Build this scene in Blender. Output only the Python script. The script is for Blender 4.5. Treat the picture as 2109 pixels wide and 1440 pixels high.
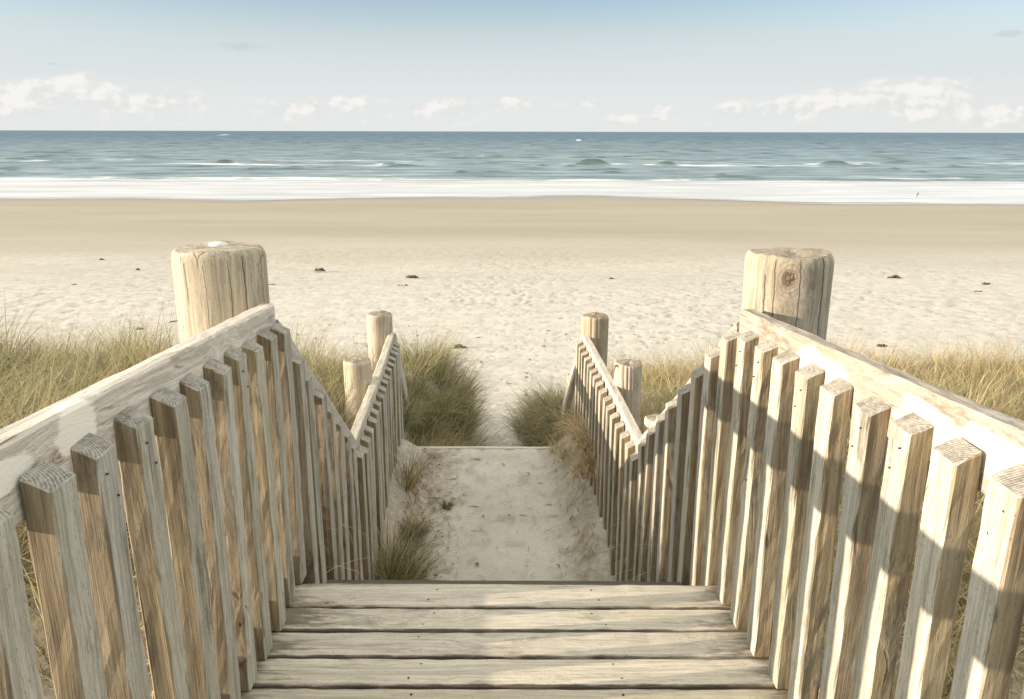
import bpy, math, random
import numpy as np
from mathutils import Vector, Matrix
R = math.radians
rng = np.random.default_rng(7); random.seed(7)
S = bpy.context.scene
for o in list(bpy.data.objects): bpy.data.objects.remove(o)

# ---------------------------------------------------------------- camera, sky, sun, exposure
F = 1650.0; TH = math.atan(449/F)                 # focal length in photo pixels, pitch below the horizon
EYE = 6.0                                         # eye height above the sea; all shapes below are written relative to the eye
SUN_EL, SUN_BACK = 10.1, 8.4                      # low sun on the left, slightly behind the camera
cam = bpy.data.cameras.new('camera'); co = bpy.data.objects.new('camera', cam); S.collection.objects.link(co)
cam.sensor_width = 36; cam.lens = F/2109*36; cam.clip_start = .05; cam.clip_end = 200000
co.matrix_world = Matrix.Translation((0, 0, EYE)) @ Matrix.Rotation(R(90)-TH, 4, 'X') @ Matrix.Rotation(R(.14), 4, 'Z')
S.camera = co
S.view_settings.view_transform = 'Standard'; S.view_settings.look = 'None'
S.view_settings.exposure = 1.27; S.view_settings.gamma = 1.0
sv = Vector((-math.cos(R(SUN_BACK))*math.cos(R(SUN_EL)), -math.sin(R(SUN_BACK))*math.cos(R(SUN_EL)), math.sin(R(SUN_EL))))
sl = bpy.data.lights.new('sun', 'SUN'); sl.energy = 3.9; sl.angle = R(.53); sl.color = (1, .84, .66)
so = bpy.data.objects.new('sun', sl); S.collection.objects.link(so)
so.rotation_euler = sv.to_track_quat('Z', 'Y').to_euler(); so.location = (0, 0, 30)

class NT:
    """tiny node-graph helper"""
    def __init__(s, tree): s.t = tree; s.n = tree.nodes; s.l = tree.links
    def node(s, typ, **kw):
        n = s.n.new(typ)
        for k, v in kw.items(): setattr(n, k, v)
        return n
    def put(s, sock, v):
        if isinstance(v, bpy.types.NodeSocket): s.l.new(v, sock)
        elif v is not None:
            if sock.type == 'RGBA' and len(v) == 3: v = (*v, 1)
            sock.default_value = v
    def m(s, op, a, b=None, c=None, clamp=False):
        n = s.node('ShaderNodeMath', operation=op); n.use_clamp = clamp
        for i, v in enumerate((a, b, c)):
            if v is not None: s.put(n.inputs[i], v)
        return n.outputs[0]
    def vm(s, op, a, b=None):
        n = s.node('ShaderNodeVectorMath', operation=op); s.put(n.inputs[0], a)
        if b is not None: s.put(n.inputs[1], b)
        return n.outputs[0]
    def mix(s, f, a, b, mode='MIX'):
        n = s.node('ShaderNodeMix', data_type='RGBA', blend_type=mode)
        s.put(n.inputs[0], f); s.put(n.inputs[6], a); s.put(n.inputs[7], b); return n.outputs[2]
    def ss(s, x, lo, hi, a=0.0, b=1.0):
        n = s.node('ShaderNodeMapRange', interpolation_type='SMOOTHSTEP')
        for i, v in enumerate((x, lo, hi, a, b)): s.put(n.inputs[i], v)
        return n.outputs[0]
    def noise(s, vec, scale, detail=4, rough=.55, dist=0, typ='3D'):
        n = s.node('ShaderNodeTexNoise', noise_dimensions=typ); s.put(n.inputs['Vector'], vec)
        s.put(n.inputs['Scale'], scale); s.put(n.inputs['Detail'], detail); s.put(n.inputs['Roughness'], rough)
        s.put(n.inputs['Distortion'], dist); return n.outputs[0]
    def vor(s, vec, scale, feat='F1', out='Distance'):
        n = s.node('ShaderNodeTexVoronoi', feature=feat); s.put(n.inputs['Vector'], vec); s.put(n.inputs['Scale'], scale)
        return n.outputs[out]
    def bump(s, h, strength, dist, nrm=None):
        n = s.node('ShaderNodeBump'); s.put(n.inputs['Strength'], strength); s.put(n.inputs['Distance'], dist)
        s.put(n.inputs['Height'], h)
        if nrm: s.put(n.inputs['Normal'], nrm)
        return n.outputs[0]
    def comb(s, x, y, z):
        n = s.node('ShaderNodeCombineXYZ')
        for i, v in enumerate((x, y, z)): s.put(n.inputs[i], v)
        return n.outputs[0]
    def sep(s, v):
        n = s.node('ShaderNodeSeparateXYZ'); s.put(n.inputs[0], v); return n.outputs
    def attr(s, name, out='Fac'):
        n = s.node('ShaderNodeAttribute', attribute_name=name); return n.outputs[out]

# world: Nishita sky with low sun-lit cumulus along the horizon, placed by compass direction and height above the horizon
W = bpy.data.worlds.new("World"); S.world = W; W.use_nodes = True
g = NT(W.node_tree); g.n.clear()
sky = g.node('ShaderNodeTexSky', sky_type='NISHITA'); sky.sun_disc = False
sky.sun_elevation = R(SUN_EL); sky.sun_rotation = R(270-SUN_BACK); sky.air_density = 1.0; sky.dust_density = .6; sky.ozone_density = 1.6
tc = g.node('ShaderNodeTexCoord').outputs['Generated']
x, y, z = g.sep(tc)
az = g.m('DIVIDE', g.m('ARCTAN2', x, y), R(1)); el = g.m('DIVIDE', g.m('ARCSINE', z), R(1))       # degrees
# white haze low over the sea, clear blue above it, a thin bright veil added overhead, unseen above the frame, to fill the shade
clear = g.mix(1.0, sky.outputs[0], (.56, .53, .58), 'MULTIPLY')
low = g.mix(g.ss(el, 1.0, 5.2), (2.20, 2.26, 2.22), (1.94, 2.10, 2.19))
skyc = g.mix(g.ss(el, 3.2, 9.2), low, clear)
fill_veil = g.m('MULTIPLY', g.ss(el, 14.0, 34.0), g.ss(g.noise(g.vm('MULTIPLY', tc, (2.2, 2.2, 3.0)), 1.6, 6, .62, .8), .26, .48, .72, 1.0))
skyc = g.mix(fill_veil, skyc, (4.10, 4.03, 3.62))
def blob(a, e, wa, we, amp=1.0):
    d = g.m('ADD', g.m('POWER', g.m('DIVIDE', g.m('SUBTRACT', az, a), wa), 2.0), g.m('POWER', g.m('DIVIDE', g.m('SUBTRACT', el, e), we), 2.0))
    return g.m('MULTIPLY', g.m('POWER', 2.718, g.m('MULTIPLY', d, -1.0)), amp)
cl = None
def pa(px, py):   # photo pixel -> compass direction and elevation
    u, v = (px-1054)/F, (720-py)/F
    d = Vector((u, math.cos(TH)+v*math.sin(TH), v*math.cos(TH)-math.sin(TH))).normalized()
    return math.degrees(math.atan2(d.x, d.y)), math.degrees(math.asin(d.z))
for px, py, w, h, amp in [(1875, 186, 78, 24, 1.25), (1715, 200, 50, 15, 1.0), (1625, 222, 36, 16, .9), (1510, 226, 34, 14, .8), (1355, 228, 22, 15, .85),
                          (1212, 212, 22, 8, .6), (1900, 232, 40, 12, .8), (2010, 228, 40, 16, .8), (2085, 235, 30, 14, .8), (1280, 245, 25, 10, .7),
                          (40, 192, 42, 15, 1.1), (165, 182, 62, 22, 1.15), (15, 224, 40, 14, .9), (370, 206, 50, 12, .85), (270, 220, 45, 12, .7),
                          (600, 225, 45, 16, .65), (720, 215, 50, 16, .7), (900, 222, 60, 15, .65), (1050, 210, 50, 12, .7)]:
    a, e = pa(px, py); b = blob(a, e, w/F*57.3, h/F*57.3, amp); cl = b if cl is None else g.m('ADD', cl, b)
cv = g.comb(g.m('MULTIPLY', az, 1.0), g.m('MULTIPLY', el, 1.45), 0.0)
n1 = g.noise(cv, .62, 7, .58)
n2 = g.noise(cv, .28, 5, .6)
band = g.m('MULTIPLY', g.ss(el, 4.2, 1.2), g.ss(el, -.2, .5))
dens = g.m('ADD', g.m('ADD', g.m('MULTIPLY', cl, .95), g.m('MULTIPLY', n1, .75)), g.m('MULTIPLY', g.m('MULTIPLY', band, n2), .62))
cm = g.ss(dens, .62, 1.12)
# light from the left: edges towards the sun are whiter
n1b = g.noise(g.vm('ADD', cv, (-.35, .45, 0)), .62, 7, .58)
lit = g.ss(g.m('ADD', g.m('SUBTRACT', n1, n1b), g.m('MULTIPLY', g.m('SUBTRACT', cl, .6), .12)), -.10, .12)
ccol = g.mix(lit, (2.16, 2.20, 2.17), (2.66, 2.58, 2.48))
final = g.mix(g.m('MULTIPLY', cm, .85), skyc, ccol)
# two faint grey scraps high up
scr = None
for px, py, w, h, amp in [(495, 96, 45, 11, 1.0), (2078, 66, 26, 7, 1.0), (215, 4, 50, 6, .8), (120, 134, 45, 3, .6), (1800, 136, 50, 3, .5)]:
    a, e = pa(px, py); b = blob(a, e, w/F*57.3, h/F*57.3, amp); scr = b if scr is None else g.m('ADD', scr, b)
sm = g.ss(g.m('ADD', g.m('MULTIPLY', scr, .75), g.noise(cv, 1.1, 6, .6)), .75, 1.25)
final = g.mix(g.m('MULTIPLY', sm, .6), final, (1.55, 1.70, 1.92))
bg = g.node('ShaderNodeBackground'); g.put(bg.inputs[0], final); bg.inputs[1].default_value = 0.15
wo = g.node('ShaderNodeOutputWorld'); g.l.new(bg.outputs[0], wo.inputs[0])

# ---------------------------------------------------------------- helpers
C = S.collection
def tag(o, label=None, cat=None, group=None, kind=None):
    for k, v in (('label', label), ('category', cat), ('group', group), ('kind', kind)):
        if v: o[k] = v
    return o
def empty(name, loc, label, cat, group=None):
    o = bpy.data.objects.new(name, None); o.location = loc; o.empty_display_size = .2; C.objects.link(o); return tag(o, label, cat, group)
def meshobj(name, V, Fc, mat, parent=None, mw=None, smooth=False):
    """V in the local frame given by matrix mw (eye-relative world)"""
    me = bpy.data.meshes.new(name)
    if isinstance(V, np.ndarray) and isinstance(Fc, np.ndarray):
        me.vertices.add(len(V)); me.vertices.foreach_set('co', V.astype(np.float32).ravel())
        k = Fc.shape[1]; me.loops.add(Fc.size); me.polygons.add(len(Fc))
        me.loops.foreach_set('vertex_index', Fc.astype(np.int32).ravel())
        me.polygons.foreach_set('loop_start', np.arange(0, Fc.size, k, dtype=np.int32))
        me.update(calc_edges=True)
    else: me.from_pydata([tuple(v) for v in V], [], [tuple(int(i) for i in f) for f in Fc])
    if smooth: me.polygons.foreach_set('use_smooth', np.ones(len(me.polygons), bool))
    me.materials.append(mat); me.validate(); me.update()
    o = bpy.data.objects.new(name, me); C.objects.link(o)
    mw = mw or Matrix.Identity(4)
    if parent:
        o.parent = parent
        p = Matrix.Identity(4); q = parent
        while q: p = q.matrix_basis @ p; q = q.parent
        mw = p.inverted() @ mw
    o.matrix_basis = mw
    return o
def new_mat(name):
    m = bpy.data.materials.new(name); m.use_nodes = True; g = NT(m.node_tree); g.n.clear()
    out = g.node('ShaderNodeOutputMaterial'); return m, g, out
def principled(g, out, col, rough, nrm=None, spec=.3):
    p = g.node('ShaderNodeBsdfPrincipled'); g.put(p.inputs['Base Color'], col); g.put(p.inputs['Roughness'], rough)
    g.put(p.inputs['Specular IOR Level'], spec)
    if nrm: g.put(p.inputs['Normal'], nrm)
    g.l.new(p.outputs[0], out.inputs[0]); return p
def vnoise(x, y, seed=0):
    """smooth value noise, numpy"""
    xi = np.floor(x).astype(np.int64); yi = np.floor(y).astype(np.int64); fx = x-xi; fy = y-yi
    fx = fx*fx*(3-2*fx); fy = fy*fy*(3-2*fy)
    def h(a, b):
        n = (a*374761393 + b*668265263 + seed*1442695041) & 0xffffffff
        n = ((n ^ (n >> 13))*1274126177) & 0xffffffff
        return ((n ^ (n >> 16)) & 0xffff)/65535.0
    return (h(xi, yi)*(1-fx)+h(xi+1, yi)*fx)*(1-fy)+(h(xi, yi+1)*(1-fx)+h(xi+1, yi+1)*fx)*fy
def fbm(x, y, seed=0, oct=4, gain=.5):
    s = 0; a = 1; t = 0
    for i in range(oct): s = s+a*vnoise(x*2**i, y*2**i, seed+i*17); t += a; a *= gain
    return s/t
def sst(x, a, b):
    t = np.clip((x-a)/(b-a), 0, 1); return t*t*(3-2*t)

# ---------------------------------------------------------------- materials
def wood(name, light, dark, stain, paint=0.0, patch=None, crack=.5, green=0.0, knots=True, endw=(.40, .375, .325), side=None, splits=None, bigknot=None, warp=.018, gscale=1.0, plank=False, grime=.5, half=.0653, pcol=(.50, .465, .41)):
    m, g, out = new_mat(name)
    t = g.node('ShaderNodeTexCoord'); ob = t.outputs['Object']; nr = t.outputs['Normal']
    rnd = g.node('ShaderNodeObjectInfo').outputs['Random']
    off = g.comb(g.m('MULTIPLY', rnd, 37.0), g.m('MULTIPLY', rnd, 91.0), g.m('MULTIPLY', rnd, 53.0))
    p = g.vm('ADD', ob, off)
    wv = g.m('SUBTRACT', g.noise(g.vm('MULTIPLY', p, (4, 4, 1.3)), 1.0, 2), .5)
    kd = g.vor(g.vm('MULTIPLY', p, (4.2, 4.2, 2.1)), 1.0)                     # scattered knots; the grain bends round them
    kb = g.ss(kd, .34, .04)
    bend = g.m('ADD', g.m('MULTIPLY', wv, warp*4), g.m('MULTIPLY', kb, .030 if knots else 0.0))
    if bigknot:
        d = g.node('ShaderNodeVectorMath', operation='LENGTH'); g.put(d.inputs[0], g.vm('DIVIDE', g.vm('SUBTRACT', ob, bigknot), (1.0, 1.0, 1.35)))
        bk = g.m('ADD', d.outputs['Value'], g.m('MULTIPLY', g.m('SUBTRACT', g.noise(ob, 60.0, 3), .5), .012)); bend = g.m('ADD', bend, g.m('MULTIPLY', g.ss(bk, .11, .01), .06))
    pw = g.vm('ADD', p, g.comb(bend, g.m('MULTIPLY', bend, .8), 0.0))
    grain = g.noise(g.vm('MULTIPLY', pw, (120*gscale, 120*gscale, 2.2)), 1.0, 5, .62)
    broad = g.noise(g.vm('MULTIPLY', pw, (34, 34, 1.1)), 1.0, 4, .6)
    fine = g.noise(g.vm('MULTIPLY', pw, (520, 520, 16)), 1.0, 2, .5)
    speck = g.noise(g.vm('MULTIPLY', p, (330, 330, 150)), 1.0, 3, .6)
    mott = g.noise(g.vm('MULTIPLY', p, (11, 11, 4.2)), 1.0, 6, .68)
    tone2 = g.m('ADD', g.m('MULTIPLY', grain, .6), g.m('MULTIPLY', broad, .4))
    c = g.mix(g.ss(tone2, .34, .62), dark, light)
    if side:   # sheltered faces yellow-brown with shade painted into it, exposed faces weathered silver
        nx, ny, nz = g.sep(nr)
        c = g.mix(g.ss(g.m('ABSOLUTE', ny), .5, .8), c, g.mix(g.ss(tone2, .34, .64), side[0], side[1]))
    c = g.mix(g.m('MULTIPLY', g.ss(mott, .50, .70), .60), c, stain)
    c = g.mix(g.m('MULTIPLY', g.ss(fine, .53, .67), .48), c, (dark[0]*.6, dark[1]*.56, dark[2]*.5))
    c = g.mix(g.m('MULTIPLY', g.ss(speck, .59, .69), .60), c, (dark[0]*.4, dark[1]*.37, dark[2]*.32))
    tone = g.m('ADD', .86, g.m('MULTIPLY', g.m('FRACT', g.m('MULTIPLY', rnd, 7.31)), .24))
    warmv = g.m('ADD', .93, g.m('MULTIPLY', g.m('FRACT', g.m('MULTIPLY', rnd, 23.7)), .10))
    c = g.mix(1.0, c, g.comb(tone, g.m('MULTIPLY', tone, .985), g.m('MULTIPLY', tone, warmv)), 'MULTIPLY')
    h = g.m('ADD', g.m('MULTIPLY', tone2, .8), g.m('MULTIPLY', fine, .25))
    gr = g.noise(g.vm('ADD', g.vm('MULTIPLY', p, (14, 14, 3.2)), (5, 5, 5)), 1.0, 6, .72)      # blotchy dirt and mildew
    c = g.mix(g.m('MULTIPLY', g.ss(gr, .54, .66), grime), c, (dark[0]*.42, dark[1]*.41, dark[2]*.37))
    if plank:   # shade of the gaps painted along the board edges, and dark damp ends
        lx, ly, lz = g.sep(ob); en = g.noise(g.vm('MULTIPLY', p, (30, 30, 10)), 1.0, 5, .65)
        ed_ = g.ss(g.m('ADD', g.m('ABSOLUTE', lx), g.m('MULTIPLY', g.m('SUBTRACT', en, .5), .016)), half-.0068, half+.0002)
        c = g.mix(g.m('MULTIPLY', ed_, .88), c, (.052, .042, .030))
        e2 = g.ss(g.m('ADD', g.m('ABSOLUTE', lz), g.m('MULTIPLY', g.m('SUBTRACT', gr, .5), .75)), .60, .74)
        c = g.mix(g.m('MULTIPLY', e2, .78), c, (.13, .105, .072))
    if green: c = g.mix(g.m('MULTIPLY', g.ss(g.noise(g.vm('MULTIPLY', p, (6, 6, 1.2)), 1.0, 5, .65), .46, .62), green), c, (.17, .165, .10))
    if knots:
        km = g.ss(kd, .085, .05)
        ring = g.m('SINE', g.m('MULTIPLY', g.m('ADD', kd, g.m('MULTIPLY', grain, .02)), 260.0))
        c = g.mix(g.m('MULTIPLY', km, g.ss(ring, -.2, .9, .35, .7)), c, (.20, .14, .085))
        c = g.mix(g.m('MULTIPLY', g.ss(kd, .022, .012), .9), c, (.06, .04, .025))
    if crack:
        ed = g.vor(g.vm('MULTIPLY', pw, (17, 17, .9)), 1.0, 'DISTANCE_TO_EDGE')
        cmk = g.m('MULTIPLY', g.ss(ed, .030, .006), g.ss(g.noise(g.vm('MULTIPLY', p, (9, 9, 3.5)), 1.0, 3), .56, .64))
        c = g.mix(g.m('MULTIPLY', cmk, crack), c, (.055, .040, .028)); h = g.m('SUBTRACT', h, g.m('MULTIPLY', cmk, 1.4*crack))
    if splits:
        ox, oy, oz = g.sep(ob); an = g.m('ARCTAN2', oy, ox)
        wob = g.m('MULTIPLY', g.m('SUBTRACT', g.noise(g.comb(0.0, 0.0, g.m('MULTIPLY', oz, 9.0)), 1.0, 4, .6), .5), .16)
        for a0, z0, z1, wd in splits:
            a0 = (a0+math.pi) % (2*math.pi)-math.pi
            mk = g.m('MULTIPLY', g.ss(g.m('ABSOLUTE', g.m('SUBTRACT', g.m('ADD', an, wob), a0)), wd, wd*.35), g.m('MULTIPLY', g.ss(oz, z0, z0+.03), g.ss(oz, z1+.01, z1)))
            c = g.mix(g.m('MULTIPLY', mk, .72), c, (.05, .036, .025)); h = g.m('SUBTRACT', h, g.m('MULTIPLY', mk, 2.0))
    if bigknot:
        rg = g.m('SINE', g.m('MULTIPLY', bk, 620.0))
        c = g.mix(g.m('MULTIPLY', g.ss(bk, .075, .015), g.ss(rg, .0, .9, .10, .62)), c, (.20, .135, .075))
        c = g.mix(g.m('MULTIPLY', g.ss(bk, .024, .014), g.ss(g.noise(ob, 150.0, 3), .40, .55, .3, .95)), c, (.09, .06, .035)); h = g.m('SUBTRACT', h, g.m('MULTIPLY', g.ss(bk, .024, .010), .8))
    # end grain: growth rings about an off-centre pith, greyed, with fine checks
    nz = g.sep(nr)[2]; em = g.ss(g.m('ABSOLUTE', nz), .70, .92)
    rr = g.node('ShaderNodeVectorMath', operation='LENGTH'); g.put(rr.inputs[0], g.vm('MULTIPLY', g.vm('ADD', ob, (.021, .047, 0)), (1, 1, 0)))
    rn = g.m('SINE', g.m('ADD', g.m('MULTIPLY', rr.outputs['Value'], 1050.0), g.m('MULTIPLY', g.noise(p, 25.0, 3), 9.0)))
    ew = g.noise(g.vm('MULTIPLY', p, (200, 60, 40)), 1.0, 5, .7, .3)
    eb = g.noise(g.vm('MULTIPLY', p, (16, 30, 8)), 1.0, 4, .6)
    ec = g.mix(g.ss(g.m('ADD', g.m('MULTIPLY', rn, .07), g.m('ADD', g.m('MULTIPLY', ew, .55), g.m('MULTIPLY', eb, .45))), .36, .60), (endw[0]*.38, endw[1]*.37, endw[2]*.36), endw)
    if patch or paint:
        fl = g.noise(g.vm('MULTIPLY', p, (26, 26, 9)), 1.0, 7, .70)
        if patch:
            pm = None
            for (pc, rr_) in patch:
                d = g.node('ShaderNodeVectorMath', operation='LENGTH'); g.put(d.inputs[0], g.vm('DIVIDE', g.vm('SUBTRACT', ob, pc), rr_))
                v = g.m('SUBTRACT', 1.0, d.outputs['Value']); pm = v if pm is None else g.m('MAXIMUM', pm, v)
            pm = g.ss(g.m('ADD', g.m('MULTIPLY', pm, 1.3), g.m('MULTIPLY', g.m('SUBTRACT', fl, .5), 1.7)), .04, .30)
        else: pm = g.ss(fl, .62-.25*paint, .70-.18*paint)
        if patch and paint: pm = g.m('MAXIMUM', pm, g.m('MULTIPLY', g.ss(fl, .62-.25*paint, .74-.18*paint), .7))
        c = g.mix(g.m('MULTIPLY', pm, .90), c, pcol); h = g.m('ADD', h, g.m('MULTIPLY', pm, .5))
    c = g.mix(em, c, ec)
    h = g.m('ADD', g.m('MULTIPLY', h, g.m('SUBTRACT', 1.0, em)), g.m('MULTIPLY', g.m('MULTIPLY', ew, em), 1.2))
    principled(g, out, c, .85, g.bump(h, .8, .0035), .2)
    return m
M_BAL = wood('weathered_baluster', (.53, .515, .435), (.29, .278, .222), (.365, .345, .27), knots=True, grime=.78, crack=.55, side=((.155, .120, .072), (.385, .315, .205)))  # side tones and grime deepened to put shade into the near faces
M_RAIL_L = wood('weathered_rail', (.68, .635, .535), (.42, .385, .31), (.52, .475, .38), crack=.45, paint=.12, grime=.4)
M_RAIL_R = wood('whitewashed_rail', (.56, .50, .42), (.36, .31, .245), (.42, .37, .30), crack=.35, paint=.6, grime=.45)
M_POST = wood('round_post_wood', (.66, .59, .48), (.44, .37, .28), (.40, .32, .22), crack=1.0, endw=(.40, .34, .26), green=.0)
M_POST_G = wood('mossy_post_wood', (.60, .53, .41), (.34, .265, .175), (.36, .30, .20), crack=1.0, endw=(.36, .29, .21), green=.55)
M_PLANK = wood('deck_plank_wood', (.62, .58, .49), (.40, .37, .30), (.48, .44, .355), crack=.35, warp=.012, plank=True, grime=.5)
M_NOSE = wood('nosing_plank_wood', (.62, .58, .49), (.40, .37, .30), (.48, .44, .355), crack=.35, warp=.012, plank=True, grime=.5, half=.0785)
M_BIG_L = wood('cracked_post_wood', (.64, .58, .475), (.40, .345, .26), (.43, .375, .285), crack=.8, grime=.35, endw=(.50, .44, .35), splits=[(R(318), -.2, .95, .014), (R(349), -.2, .96, .013), (R(243), .8, .93, .014), (R(300), .6, .94, .009), (R(270), .72, .93, .009)], gscale=.7)
M_BIG_R = wood('mossy_knotted_post_wood', (.61, .545, .44), (.34, .29, .21), (.36, .315, .225), crack=.8, endw=(.42, .36, .27), green=.45, splits=[(R(268), .3, .95, .016), (R(236), .72, .95, .014), (R(222), .6, .9, .014), (R(304), .7, .96, .03)], bigknot=(-.036, -.128, .90), gscale=.7)
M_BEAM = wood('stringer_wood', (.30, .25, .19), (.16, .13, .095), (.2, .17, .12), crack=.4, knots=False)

def flat_mat(name, col, rough=.7, metal=0.0, var=.25, scale=20):
    m, g, out = new_mat(name)
    ob = g.node('ShaderNodeTexCoord').outputs['Object']; n = g.noise(ob, scale, 4)
    c = g.mix(g.ss(n, .3, .7), tuple(v*(1-var) for v in col), tuple(min(1, v*(1+var)) for v in col))
    p = principled(g, out, c, rough, g.bump(n, .4, .003)); p.inputs['Metallic'].default_value = metal; return m
M_NAIL = flat_mat('rusty_nail', (.10, .065, .045), .6, .5)
M_WEED = flat_mat('dried_seaweed', (.085, .06, .04), .8, 0, .5)
M_DRIFT = flat_mat('driftwood', (.20, .165, .125), .8, 0, .4)
M_SHELL = flat_mat('white_shell', (.66, .63, .58), .35, 0, .04)
M_BW = flat_mat('white_feathers', (.75, .74, .72), .8, 0, .05)
M_BB = flat_mat('dark_feathers', (.06, .05, .05), .7)
M_BILL = flat_mat('orange_bill', (.5, .14, .04), .5)

def grass_mat():
    m, g, out = new_mat('marram_blades')
    c = g.attr('tint', 'Color')
    d = g.node('ShaderNodeBsdfPrincipled'); g.put(d.inputs['Base Color'], c); d.inputs['Roughness'].default_value = .55; d.inputs['Specular IOR Level'].default_value = .25
    tr = g.node('ShaderNodeBsdfTranslucent'); g.put(tr.inputs[0], c)
    mx = g.node('ShaderNodeMixShader'); mx.inputs[0].default_value = .26; g.l.new(d.outputs[0], mx.inputs[1]); g.l.new(tr.outputs[0], mx.inputs[2])
    g.l.new(mx.outputs[0], out.inputs[0]); return m
M_GRASS = grass_mat()

def sand_mat():
    m, g, out = new_mat('beach_sand')
    pos = g.node('ShaderNodeNewGeometry').outputs['Position']; px, py, pz = g.sep(pos)
    wob = g.noise(g.vm('MULTIPLY', pos, (.045, .16, 0)), 1.0, 4, .55)
    yy = g.m('ADD', py, g.m('MULTIPLY', g.m('SUBTRACT', wob, .5), 16.0))
    damp = g.ss(yy, 17.0, 42.0)
    wet = g.ss(yy, 56.0, 80.0)
    n1 = g.noise(pos, 2.2, 6, .65); n2 = g.noise(pos, 26.0, 4, .6); n3 = g.noise(pos, 260.0, 2, .6)
    dry = g.mix(g.ss(n1, .3, .7), (.475, .447, .39), (.585, .553, .495))
    dry = g.mix(g.m('MULTIPLY', g.ss(n2, .55, .72), .35), dry, (.37, .32, .26))
    dcol = g.mix(g.ss(g.noise(g.vm('MULTIPLY', pos, (.035, .14, 0)), 1.0, 5, .55), .30, .70), (.325, .290, .222), (.365, .328, .255))
    c = g.mix(damp, dry, dcol)
    c = g.mix(g.m('MULTIPLY', wet, .75), c, (.29, .25, .185))
    c = g.mix(g.m('MULTIPLY', g.ss(g.noise(g.vm('MULTIPLY', pos, (.035, .20, 0)), 1.0, 5, .6), .52, .70), g.m('MULTIPLY', g.ss(py, 28.0, 50.0), .45)), c, (.27, .26, .215))
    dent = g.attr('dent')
    c = g.mix(g.m('MULTIPLY', dent, .68), c, (.37, .34, .29))  # footprint hollows painted darker, standing in for their shade
    # litter: small dark bits on the dry sand, in the grass and along the old tide line
    v = g.vor(g.vm('MULTIPLY', g.vm('ADD', pos, g.comb(g.m('MULTIPLY', n1, .3), 0.0, 0.0)), (4.5, 7.5, 5)), 1.0)
    tide = g.m('MULTIPLY', g.ss(g.m('ABSOLUTE', g.m('SUBTRACT', yy, 27.5)), 1.6, .2), .10)
    near = g.m('MULTIPLY', g.ss(py, 7.0, 5.5), .07)
    lm = g.m('MULTIPLY', g.ss(v, g.m('ADD', g.m('ADD', .12, tide), near), .05), g.ss(g.noise(pos, .9, 3), .42, .58))
    c = g.mix(g.m('MULTIPLY', lm, .75), c, (.16, .125, .085))
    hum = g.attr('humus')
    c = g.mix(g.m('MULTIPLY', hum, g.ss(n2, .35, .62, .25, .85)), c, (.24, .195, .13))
    rough = g.ss(wet, 0.0, 1.0, .92, .34)
    dryf = g.m('SUBTRACT', 1.0, g.m('MULTIPLY', damp, .93))
    h = g.m('ADD', g.m('MULTIPLY', n2, .6), g.m('MULTIPLY', n3, .14))
    nrm = g.bump(g.m('MULTIPLY', h, dryf), .8, .03)
    principled(g, out, c, rough, nrm, .25); return m
M_SAND = sand_mat()

def water_mat():
    m, g, out = new_mat('sea_water')
    pos = g.node('ShaderNodeNewGeometry').outputs['Position']; px, py, pz = g.sep(pos)
    foam = g.attr('foam')
    dist = g.m('LOGARITHM', g.m('MAXIMUM', py, 50.0), 10.0)            # 2 at 100 m, 4 at 10 km
    shallow = g.ss(dist, 3.0, 2.05)
    # wind chop: streaks long across, short along the view, coarser far out
    st1 = g.noise(g.comb(g.m('MULTIPLY', px, .09), g.m('MULTIPLY', dist, 62.0), 0.0), 1.0, 7, .68)
    st2 = g.noise(g.comb(g.m('MULTIPLY', px, .35), g.m('MULTIPLY', py, 1.1), 0.0), 1.0, 6, .7)
    far = g.mix(g.ss(st1, .38, .62), (.018, .050, .082), (.085, .155, .20))
    nearc = g.mix(g.ss(st1, .38, .62), (.05, .10, .12), (.24, .32, .345))
    c = g.mix(shallow, far, nearc)
    st3 = g.noise(g.comb(g.m('MULTIPLY', px, .045), g.m('MULTIPLY', dist, 95.0), 3.0), 1.0, 5, .6)
    dk = g.m('MULTIPLY', g.ss(st3, .52, .62), g.ss(dist, 3.3, 2.5, .35, .85))
    c = g.mix(dk, c, (.055, .085, .085))
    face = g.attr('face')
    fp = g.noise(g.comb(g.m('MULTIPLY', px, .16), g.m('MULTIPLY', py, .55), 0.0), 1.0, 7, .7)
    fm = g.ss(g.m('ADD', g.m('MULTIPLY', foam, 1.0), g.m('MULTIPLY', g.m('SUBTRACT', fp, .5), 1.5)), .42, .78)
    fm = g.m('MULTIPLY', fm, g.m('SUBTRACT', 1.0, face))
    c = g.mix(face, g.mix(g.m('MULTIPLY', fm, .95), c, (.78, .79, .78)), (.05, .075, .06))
    rough = g.m('ADD', .30, g.m('MULTIPLY', fm, .6))
    h = g.m('ADD', g.noise(g.comb(g.m('MULTIPLY', px, .5), g.m('MULTIPLY', py, 1.4), 0.0), 1.0, 6, .65), 0.0)
    nrm = g.bump(h, .9, .35)
    d = g.node('ShaderNodeBsdfDiffuse'); g.put(d.inputs[0], c)
    gl = g.node('ShaderNodeBsdfGlossy'); g.put(gl.inputs['Roughness'], rough); gl.inputs[0].default_value = (.85, .9, .92, 1)
    g.put(gl.inputs['Normal'], nrm); g.put(d.inputs['Normal'], nrm)
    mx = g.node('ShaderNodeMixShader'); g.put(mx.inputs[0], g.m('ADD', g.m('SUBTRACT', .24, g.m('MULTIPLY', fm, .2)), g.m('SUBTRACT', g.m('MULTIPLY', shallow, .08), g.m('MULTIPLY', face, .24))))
    g.l.new(d.outputs[0], mx.inputs[1]); g.l.new(gl.outputs[0], mx.inputs[2]); g.l.new(mx.outputs[0], out.inputs[0]); return m
M_WATER = water_mat()
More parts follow.
